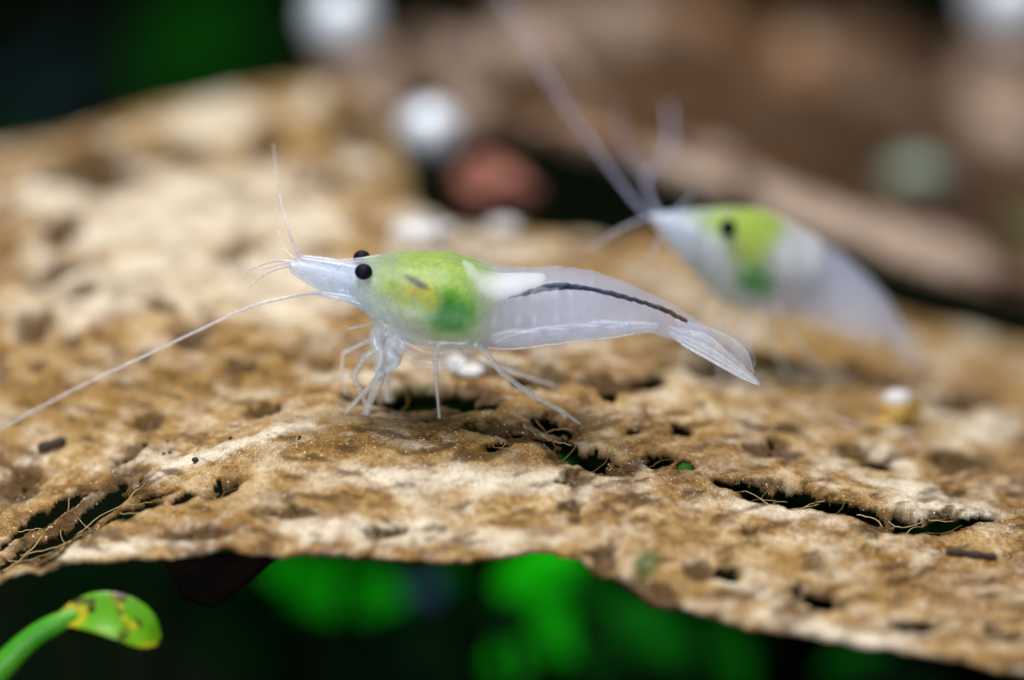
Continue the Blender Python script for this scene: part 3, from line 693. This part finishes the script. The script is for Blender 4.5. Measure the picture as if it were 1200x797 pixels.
# swimmerets folded back under the belly, with pale edges
for i in range(5):
    u0 = 588 + 34 * i; t0 = 397 - 3.4 * i + (5 if i == 4 else 0); lw = 12 - 1.2 * i
    for z in (ZS - .17 + .015 * i, ZS + .13 - .01 * i):
        blade_part('swimmeret', S1, [((u0 - 16, t0 - 4), (u0 - 16, t0 - 1)), ((u0 - 4, t0 - 10), (u0 - 2, t0 + 7)), ((u0 + 14, t0 - 13), (u0 + 16, t0 + lw - 3)), ((u0 + 34, t0 - 12), (u0 + 36, t0 + lw - 6)), ((u0 + 48, t0 - 8), (u0 + 50, t0 - 5))], z, z, M_swim, 0.02, 0.02)
for pts in ([(580, 402), (600, 393), (630, 386), (662, 382), (695, 382), (722, 385), (744, 389)], [(572, 408), (600, 409), (640, 405), (680, 400), (716, 396), (744, 391)]):
    limb('pleura_edge', S1, [(a, b, ZS - .20 + .0004 * (a - 580)) for a, b in pts], [.7, 1.3, 1.1, .8], M_line, 6, 60)
# tail fan
blade_part('tail_fan_lobe', S1, [((784, 383), (784, 386)), ((806, 386), (800, 402)), ((830, 392), (822, 414)), ((852, 412), (848, 429)), ((872, 430), (870, 441)), ((889, 448), (890, 451))], ZS - .04, ZS - .10, M_tail, 0.02, 0.02)
blade_part('tail_fan_lobe', S1, [((790, 374), (790, 378)), ((815, 379), (806, 396)), ((838, 386), (824, 412)), ((860, 396), (848, 426)), ((876, 412), (868, 440)), ((884, 434), (880, 446))], ZS + .02, ZS + .0, M_tail, 0.014, 0.02, rib=0.006)
blade_part('tail_fan_lobe', S1, [((792, 370), (792, 373)), ((820, 378), (812, 392)), ((846, 384), (832, 408)), ((868, 394), (856, 420)), ((882, 408), (874, 430)), ((886, 424), (882, 434))], ZS + .10, ZS + .16, M_swim, 0.012, 0.02, rib=0.006)
blade_part('tail_fan_lobe', S1, [((782, 388), (782, 390)), ((802, 394), (798, 403)), ((826, 404), (818, 416)), ((852, 420), (848, 431)), ((874, 438), (872, 444)), ((891, 450), (892, 452))], ZS - .08, ZS - .14, M_tail, 0.016, 0.01)
limb('tail_edge', S1, [(798, 403, ZS - .07), (822, 416, ZS - .08), (848, 431, ZS - .1), (872, 444, ZS - .13), (891, 452, ZS - .14)], [1.2, 1.8, 1.6, 1.3, .6], M_line, 6, 40)

# ---------------------------------------------------------------- the shrimp farther back
zf2 = lambda u: 21.3 + (np.asarray(u, float) - 765) * 0.0028
base2 = main.at(880, 446)
S2 = thing('shrimp', base2, 'pale shrimp with yellow-green back and white saddle, facing the dark hollow under the brown leaf', 'shrimp', 'shrimps on the leaf')
ST2 = [((763, 250), (765, 260), .04), ((785, 248), (788, 292), .12), ((815, 246), (815, 322), .19), ((850, 244), (846, 352), .24), ((885, 245), (880, 364), .27), ((915, 256), (915, 368), .27),
       ((940, 270), (945, 369), .25), ((975, 290), (975, 376), .23), ((1010, 317), (1003, 386), .2), ((1038, 347), (1026, 394), .16), ((1056, 374), (1044, 402), .1), ((1066, 392), (1054, 410), .06)]
v, f, uv = loft(ST2, zf2, 120, 40, steps=[0.55, 0.64, 0.73, 0.82, 0.9])
mesh_obj('body', v, f, M_flesh, S2, fix=True)
v, f, uv = loft(ST2, zf2, 80, 40, shrink=0.98, trim=(0.02, 0.66))
pig = paint(uv, ((0.8, 0.88, 0.9), 0.0), [
    (800, 268, 40, 28, 15, (0.80, 0.90, 0.99), 0.85, 0.7), (845, 285, 40, 40, 0, (0.86, 0.94, 0.95), 0.8, 0.7), (850, 330, 50, 30, 0, (0.75, 0.82, 0.78), 0.5, 0.6),
    (865, 256, 46, 16, 5, (0.52, 0.74, 0.03), 0.95, 0.7), (885, 275, 28, 32, 0, (0.54, 0.74, 0.02), 0.96, 0.7), (862, 288, 10, 10, 0, (0.45, 0.5, 0.05), 0.7, 0.6),
    (882, 318, 21, 17, 10, (0.05, 0.40, 0.004), 0.97, 0.7), (930, 292, 34, 24, -10, (0.96, 0.99, 1.0), 1.0, 0.6)])
mesh_obj('stomach', v, f, M_organ, S2, colors=dict(pigment=pig), fix=True)
for (u, vv, dz) in ((853, 267, -0.21), (846, 258, .2)):
    mesh_obj('eye', *ball(ray(u, vv, float(zf2(u)) + dz), 0.042, 18), M_eye, S2)
blade_part('rostrum', S2, [((860, 246), (860, 252)), ((830, 246), (830, 251)), ((800, 247), (800, 250)), ((775, 249), (775, 250))], 21.40, 21.35, M_swim, 0.02)
blade_part('antennal_scale', S2, [((820, 262), (815, 304)), ((795, 252), (795, 292)), ((776, 250), (778, 276)), ((762, 250), (764, 262))], 21.25, 21.23, M_scale, 0.02, 0.03)
limb('antenna', S2, [(775, 256, 21.30), (752, 246, 21.45), (705, 184, 21.95), (655, 112, 22.55), (612, 40, 23.05), (588, -6, 23.35), (560, -70, 23.65)], [3.6, 3, 2.6, 2.6, 2.6, 2.4, 2], M_ant_far, 8, 80)
limb('antenna', S2, [(772, 250, 21.35), (760, 228, 21.75), (757, 208, 22.25), (772, 194, 22.65), (784, 172, 22.85), (786, 146, 22.95), (783, 120, 23.05)], [4, 3.6, 3.6, 4.2, 4.4, 4, 2.6], M_ant_far, 8, 60)
for pts in ([(770, 252, 21.30), (745, 260, 21.25), (715, 275, 21.20), (690, 292, 21.15)], [(780, 262, 21.25), (772, 282, 21.20), (760, 304, 21.15)], [(788, 250, 21.35), (800, 240, 21.40), (812, 228, 21.45)], [(757, 208, 22.25), (742, 194, 22.55), (728, 164, 22.85), (722, 122, 23.05)]):
    limb('antennule', S2, pts, [2.6, 2.4, 2.0, 1.2], M_ant_far, 6, 30)
for pts in ([(830, 340), (812, 380), (800, 425)], [(850, 345), (838, 390), (846, 440)], [(872, 352), (874, 400), (862, 445)], [(895, 358), (905, 400), (925, 446)], [(910, 360), (935, 400), (975, 452)]):
    leg(S2, pts, [4, 3, 2, 1.4], z0=21.45)
for i in range(4):
    u0 = 935 + 24 * i; t0 = 368 + 8 * i
    blade_part('swimmeret', S2, [((u0 - 6, t0 - 8), (u0 - 6, t0 + 2)), ((u0 + 8, t0 - 10), (u0 + 8, t0 + 16)), ((u0 + 24, t0 - 4), (u0 + 22, t0 + 14))], float(zf2(u0)) - .15, float(zf2(u0)) - .15, M_swim, 0.03, 0.02)
blade_part('tail_fan_lobe', S2, [((1052, 376), (1040, 402)), ((1068, 390), (1052, 416)), ((1078, 408), (1064, 424)), ((1080, 424), (1074, 428))], 22.1, 22.2, M_tail, 0.02, 0.02)

# ================================================================== SMALL THINGS ON THE LEAF
def lump(name, c, r, sx, mat, label, cat, amp=0.15, group=None, kind=None, fr=3.0, n=26):
    v, f = ball((0, 0, 0), 1.0, n)
    d = v / np.linalg.norm(v, axis=1)[:, None]
    v = d * (1 + amp * fbm(d * fr + random.random() * 40, 3))[:, None] * np.array(sx) * r
    o = mesh_obj(name, v, f, mat); o.location = [float(a) for a in c]
    return tag(o, label, cat, group, kind)
M_pellet = simple('dropping_brown', (0.02, 0.014, 0.010), (0.05, 0.03, 0.018), 60, 0.7)
def pellet(name, pa, pb, r, label, lift):
    a, b = main.at(*pa, lift), main.at(*pb, lift)
    v, f = tube(np.linspace(a, b, 14), r * (1 + 0.1 * rng.normal(size=14)) * np.array([.7, .95] + [1] * 10 + [.95, .7]), 12)
    o = mesh_obj(name, v - (a + b) / 2, f, M_pellet, fix=True); o.location = [float(x) for x in (a + b) / 2]
    return tag(o, label, 'dropping')
pellet('dropping', (46, 532), (79, 523), 0.024, 'short dark cylindrical dropping on the smooth tan slope near the veined tear', 0.02)
pellet('dropping', (1108, 649), (1167, 655), 0.017, 'long thin brown dropping on the smooth leaf below the row of torn holes', 0.014)
M_dot = simple('black_speck', (0.01, 0.008, 0.008), (0.03, 0.02, 0.02), 40, 0.6)
for (u, v_, r) in [(230, 543, .016), (192, 532, .009), (199, 530, .009), (271, 516, .011), (197, 519, .008), (352, 516, .008)]:
    lump('speck', main.at(u, v_, r * .6), r, (1, 1, .8), M_dot, 'largest round black speck on the tan leaf below the pale vein' if r > .015 else 'tiny black speck lying along the pale vein of the tan leaf', 'speck', 0.25, 'specks by the pale vein', n=12)
M_white = simple('white_grain', (0.70, 0.68, 0.66), (0.86, 0.85, 0.86), 8, 0.35, 0.2)
t = NT('pearly_highlight'); co = t.n('TexCoord').outputs['Object']
t.surf(t.n('BsdfPrincipled', {'Base Color': t.mix(t.noise(co, 3), (0.74, 0.85, 1.0), (0.90, 0.95, 1.0)), 'Metallic': 0.25, 'Roughness': 0.4}).outputs[0])
M_highlight = t.m
M_amber = simple('amber_snail', (0.52, 0.30, 0.04), (0.30, 0.20, 0.05), 5, 0.3)
# yellow snail with a white cap
sb = main.at(1050, 496)
sn = thing('snail', sb, 'tiny amber snail with a white shell top on the tan leaf', 'snail')
zc = float((sb - CAM) @ FWD)
n_th = np.linspace(0, 1, 60); ang = n_th * 4.4 * math.pi; rad = 0.062 * (1 - n_th) ** 0.9 + 0.005
cc = ray(1054, 487, zc)
sp_pts = np.stack([cc[0] + rad * 0.9 * np.cos(ang), cc[1] + 0.02 - n_th * 0.12, cc[2] + rad * 0.6 * np.sin(ang) + 0.02], -1)
tv, tf = tube(sp_pts, rad * 0.75 + 0.008, 14); mesh_obj('shell', tv, tf, M_amber, sn, fix=True)
vv_, ff_ = ball(ray(1052, 467, zc - .02), 0.062, 20, (1.2, 1, 0.75)); mesh_obj('shell_top', vv_, ff_, M_white, sn)
vv_, ff_ = ball(ray(1042, 496, zc - .03), 0.06, 20, (1.6, 1, 0.5)); mesh_obj('foot', vv_, ff_, M_amber, sn)
# pale crumbs on the leaf behind the shrimp
for (u, v_, r, sx, lab) in [(535, 433, .055, (1.1, 1, .8), 'white crumb on the tan leaf beneath the belly of the clear shrimp'), (553, 440, .05, (1.3, 1, .6), 'oblong white crumb beside the round one beneath the shrimp belly'),
                            (487, 280, .10, (1.5, 1, .7), 'pale cream lump at the rim of the dark hollow below the white bubble'), (590, 276, .07, (1.4, 1, .7), 'cream lump on the hollow rim in front of the red fragment'),
                            (520, 277, .06, (1.2, 1, .8), 'small cream lump between the two larger ones on the hollow rim')]:
    lump('crumb', main.at(u, v_, r * .5), r, sx, M_white, lab, 'crumb', 0.2)
# opaque white balls put in for blurred bright highlights far behind
for (u, v_, Z, r, lab) in [(400, 24, 27.5, .23, 'round white bubble floating above the far edge of the tan leaf'), (503, 157, 25.2, .19, 'round white bubble at the mouth of the dark hollow'), (1186, 0, 30, .29, 'round white bubble above the far end of the brown leaf')]:
    lump('highlight', ray(u, v_, Z), r, (1, 1, 1), M_highlight, lab, 'highlight', 0.03, n=28)
M_red = simple('red_fragment', (0.50, 0.20, 0.13), (0.34, 0.12, 0.10), 3, 0.6)
lump('leaf_fragment', ray(576, 222, 25.0), 0.20, (1.05, .5, .85), M_red, 'reddish leaf fragment lying in the mouth of the dark hollow', 'fragment', 0.7, fr=1.6)
M_gg = simple('grey_green', (0.22, 0.30, 0.22), (0.34, 0.40, 0.34), 6, 0.5)
lump('pebble', back.at(1076, 204, 0.06), 0.17, (1.2, 1, .7), M_gg, 'grey-green pebble on the mossy patch of the brown leaf', 'pebble', 0.2)

# ================================================================== PLANTS
def plant_leaf(name, root, pts, widths, mat, parent=None, cup=0.15, twist=0.0, nrm=None, n=26, m=11, stem_mat=None):
    """one leaf blade along a curve; widths half-width per point"""
    A = np.hstack([np.asarray(pts, float), np.asarray(widths, float)[:, None]])
    S = catmull(A, n); c, w = S[:, :3], np.maximum(S[:, 3], 0.003)
    tan = np.gradient(c, axis=0); tan /= np.linalg.norm(tan, axis=1)[:, None]
    nr = np.array(nrm if nrm is not None else (0, -0.6, 0.8), float)
    side = np.cross(tan, nr); side /= np.linalg.norm(side, axis=1)[:, None]
    up = np.cross(side, tan)
    g = np.linspace(-1, 1, m)
    T = c[:, None] + side[:, None] * (w[:, None] * g[None])[..., None] + up[:, None] * (w[:, None] * cup * (g ** 2)[None])[..., None]
    T = T + up[:, None] * (0.03 * w[:, None] * fbm(T * 4, 2))[..., None]
    th = up[:, None] * 0.006
    a = (T + th).reshape(-1, 3); b = (T - th).reshape(-1, 3)
    nF = [tuple(x) for x in grid_faces(m, n)]; off = m * n
    F = nF + [tuple(off + i for i in reversed(q)) for q in nF]
    ring = [i for i in range(m)] + [r * m + m - 1 for r in range(1, n)] + [(n - 1) * m + i for i in range(m - 2, -1, -1)] + [r * m for r in range(n - 2, 0, -1)]
    for i in range(len(ring)):
        x, y = ring[i], ring[(i + 1) % len(ring)]; F.append((y, x, off + x, off + y))
    return mesh_obj(name, np.vstack([a, b]), F, mat, root, fix=True)

# curled sprout in front of the leaf
t = NT('sprout_green'); co = t.n('TexCoord').outputs['Object']
c1 = t.mix(t.rng(t.noise(co, 4, 3), 0.4, 0.6), (0.14, 0.46, 0.01), (0.34, 0.60, 0.02))
c1 = t.mix(t.rng(t.noise(co, 7, 3, 0.6, 0.4), 0.59, 0.65), c1, (0.07, 0.035, 0.008))
c1 = t.mix(t.rng(t.noise(co, 8, 2), 0.53, 0.62), c1, (0.62, 0.55, 0.02))
t.surf(t.mixsh(0.35, t.n('BsdfPrincipled', {'Base Color': c1, 'Roughness': 0.35}).outputs[0], t.n('BsdfTranslucent', {'Color': c1}).outputs[0]))
M_sprout = t.m
M_stem = simple('stem_green', (0.06, 0.36, 0.02), (0.12, 0.45, 0.03), 5, 0.4, 0.3)
sroot = ray(-70, 880, 19.45); sroot[2] = GROUND_Z
SP = thing('sprout', sroot, 'curled green sprout with yellowed brown-spotted leaf below the torn leaf edge', 'plant')
p = np.vstack([sroot, ray([-50, -20, 10, 40, 70, 92], [856, 808, 774, 746, 729, 720], [19.4, 19.4, 19.4, 19.4, 19.4, 19.4])])
tv, tf = tube(p, [.07, .07, .066, .06, .052, .046, .03], 12, 50); mesh_obj('stem', tv, tf, M_stem, SP, fix=True)
plant_leaf('leaf', SP, ray([66, 92, 120, 148, 172, 187], [728, 720, 719, 727, 742, 752], [19.4, 19.38, 19.36, 19.35, 19.36, 19.4]), [.02, .07, .10, .105, .08, .02], M_sprout, cup=0.12, nrm=(0.1, -0.8, 0.55))

# round-leaved plants in the shade under the leaf
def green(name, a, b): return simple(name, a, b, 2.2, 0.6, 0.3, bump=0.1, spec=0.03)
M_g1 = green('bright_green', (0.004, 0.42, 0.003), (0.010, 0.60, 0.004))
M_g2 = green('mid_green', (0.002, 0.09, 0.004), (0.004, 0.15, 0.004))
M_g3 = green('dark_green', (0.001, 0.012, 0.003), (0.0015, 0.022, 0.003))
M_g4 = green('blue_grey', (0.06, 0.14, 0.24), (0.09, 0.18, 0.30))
def under_plant(leaves, label, group='plants in the shade under the tan leaf'):
    c0 = ray(leaves[0][0], 900, leaves[0][2]); c0[2] = GROUND_Z
    r = thing('plant', c0, label, 'plant', group)
    for (u, v_, Z, L, W, ang, mat) in leaves:
        Z += 2.6; c = ray(u, v_, Z); a = math.radians(ang)
        d = np.array([math.cos(a), -0.25, math.sin(a)]); d /= np.linalg.norm(d)
        L /= 250 / (Z / 20); W /= 250 / (Z / 20)
        pts = [c - d * L, c - d * L * .5 + np.array([0, 0, .06 * L]), c + np.array([0, 0, .1 * L]), c + d * L * .5 + np.array([0, 0, .06 * L]), c + d * L]
        lf = plant_leaf('leaf', r, pts, [W * .12, W * .8, W, W * .8, W * .1], mat, cup=-0.2, nrm=(0, -0.85, 0.5))
        st = np.array([c0, (c0 + pts[0]) / 2 + np.array([0.1, 0.05, 0.1]), pts[0]])
        tv, tf = tube(st, [.05, .045, .035], 8, 18); mesh_obj('stem', tv, tf, M_g3, r, fix=True)
    return r
under_plant([(395, 690, 22.8, 85, 42, -6, M_g1), (350, 715, 23.0, 60, 32, -25, M_g2)], 'bright green plant leaf glowing under the curled flap of the leaf edge')
under_plant([(632, 672, 22.6, 62, 34, 30, M_g1), (648, 742, 22.8, 44, 34, -40, M_g1), (598, 778, 22.9, 32, 26, 20, M_g1)], 'bright green plant with three stacked leaves under the notch of the leaf edge')
under_plant([(530, 672, 22.6, 26, 20, 70, M_g2), (486, 700, 23.4, 44, 20, 20, M_g4)], 'small plant with one blue-grey leaf and one green leaf under the tan leaf')
under_plant([(330, 665, 22.4, 30, 20, 40, M_g1), (440, 665, 22.8, 40, 18, -20, M_g2), (290, 690, 23.0, 30, 24, 60, M_g2)], 'broken cluster of small green leaves beside the torn flap')
under_plant([(690, 690, 23.0, 40, 20, -50, M_g2), (600, 720, 23.2, 34, 18, 70, M_g2), (700, 770, 22.6, 46, 20, -70, M_g2)], 'mid green leaves crowding behind the bright stacked leaves')
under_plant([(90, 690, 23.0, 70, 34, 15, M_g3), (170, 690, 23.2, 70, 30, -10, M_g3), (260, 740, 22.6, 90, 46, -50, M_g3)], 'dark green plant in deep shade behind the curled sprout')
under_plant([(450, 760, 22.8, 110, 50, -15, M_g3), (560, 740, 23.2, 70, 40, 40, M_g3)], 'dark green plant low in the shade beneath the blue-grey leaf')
under_plant([(760, 745, 22.6, 60, 40, -30, M_g2), (850, 770, 22.8, 60, 30, -60, M_g2), (890, 775, 23.0, 50, 16, 80, M_g3)], 'mid green plant under the drooping side of the tan leaf')
under_plant([(1000, 775, 22.4, 50, 14, 25, M_g2), (1060, 800, 22.5, 70, 22, -10, M_g3)], 'slim-leaved green plant at the lowest part of the drooping leaf edge')
# thin dark flap torn from the underside of the leaf
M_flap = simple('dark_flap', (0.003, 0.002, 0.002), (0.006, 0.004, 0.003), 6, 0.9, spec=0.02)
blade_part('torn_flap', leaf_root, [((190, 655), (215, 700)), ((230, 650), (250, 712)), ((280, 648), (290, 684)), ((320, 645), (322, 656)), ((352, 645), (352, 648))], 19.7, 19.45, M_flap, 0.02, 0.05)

# dim plants behind the tan leaf
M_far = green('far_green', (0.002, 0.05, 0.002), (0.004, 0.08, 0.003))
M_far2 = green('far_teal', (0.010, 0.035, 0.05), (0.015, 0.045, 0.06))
def far_plant(leaves, label):
    c0 = ray(leaves[0][0], 500, leaves[0][2]); c0[2] = GROUND_Z
    r = thing('plant', c0, label, 'plant', 'dim plants behind the tan leaf')
    for (u, v_, Z, L, W, ang, mat) in leaves:
        c = ray(u, v_, Z); a = math.radians(ang); d = np.array([math.cos(a), 0.1, math.sin(a)])
        L /= 250 / (Z / 20); W /= 250 / (Z / 20)
        pts = [c - d * L, c - d * L * .4, c + d * L * .3, c + d * L]
        plant_leaf('leaf', r, pts, [W * .3, W, W * .8, W * .1], mat, cup=0.2, nrm=(0, -0.9, 0.4))
        tv, tf = tube(np.array([c0, (c0 + pts[0]) / 2, pts[0]]), [.08, .07, .05], 8, 14); mesh_obj('stem', tv, tf, M_far, r, fix=True)
far_plant([(215, 45, 38, 80, 45, 60, M_far), (270, 25, 39, 70, 40, 110, M_far)], 'dim green plant behind the far edge of the tan leaf')
far_plant([(45, 90, 36, 90, 10, 38, M_far2), (90, 130, 37, 60, 8, 42, M_far2)], 'dim blue-grey grass blades behind the far corner of the tan leaf')
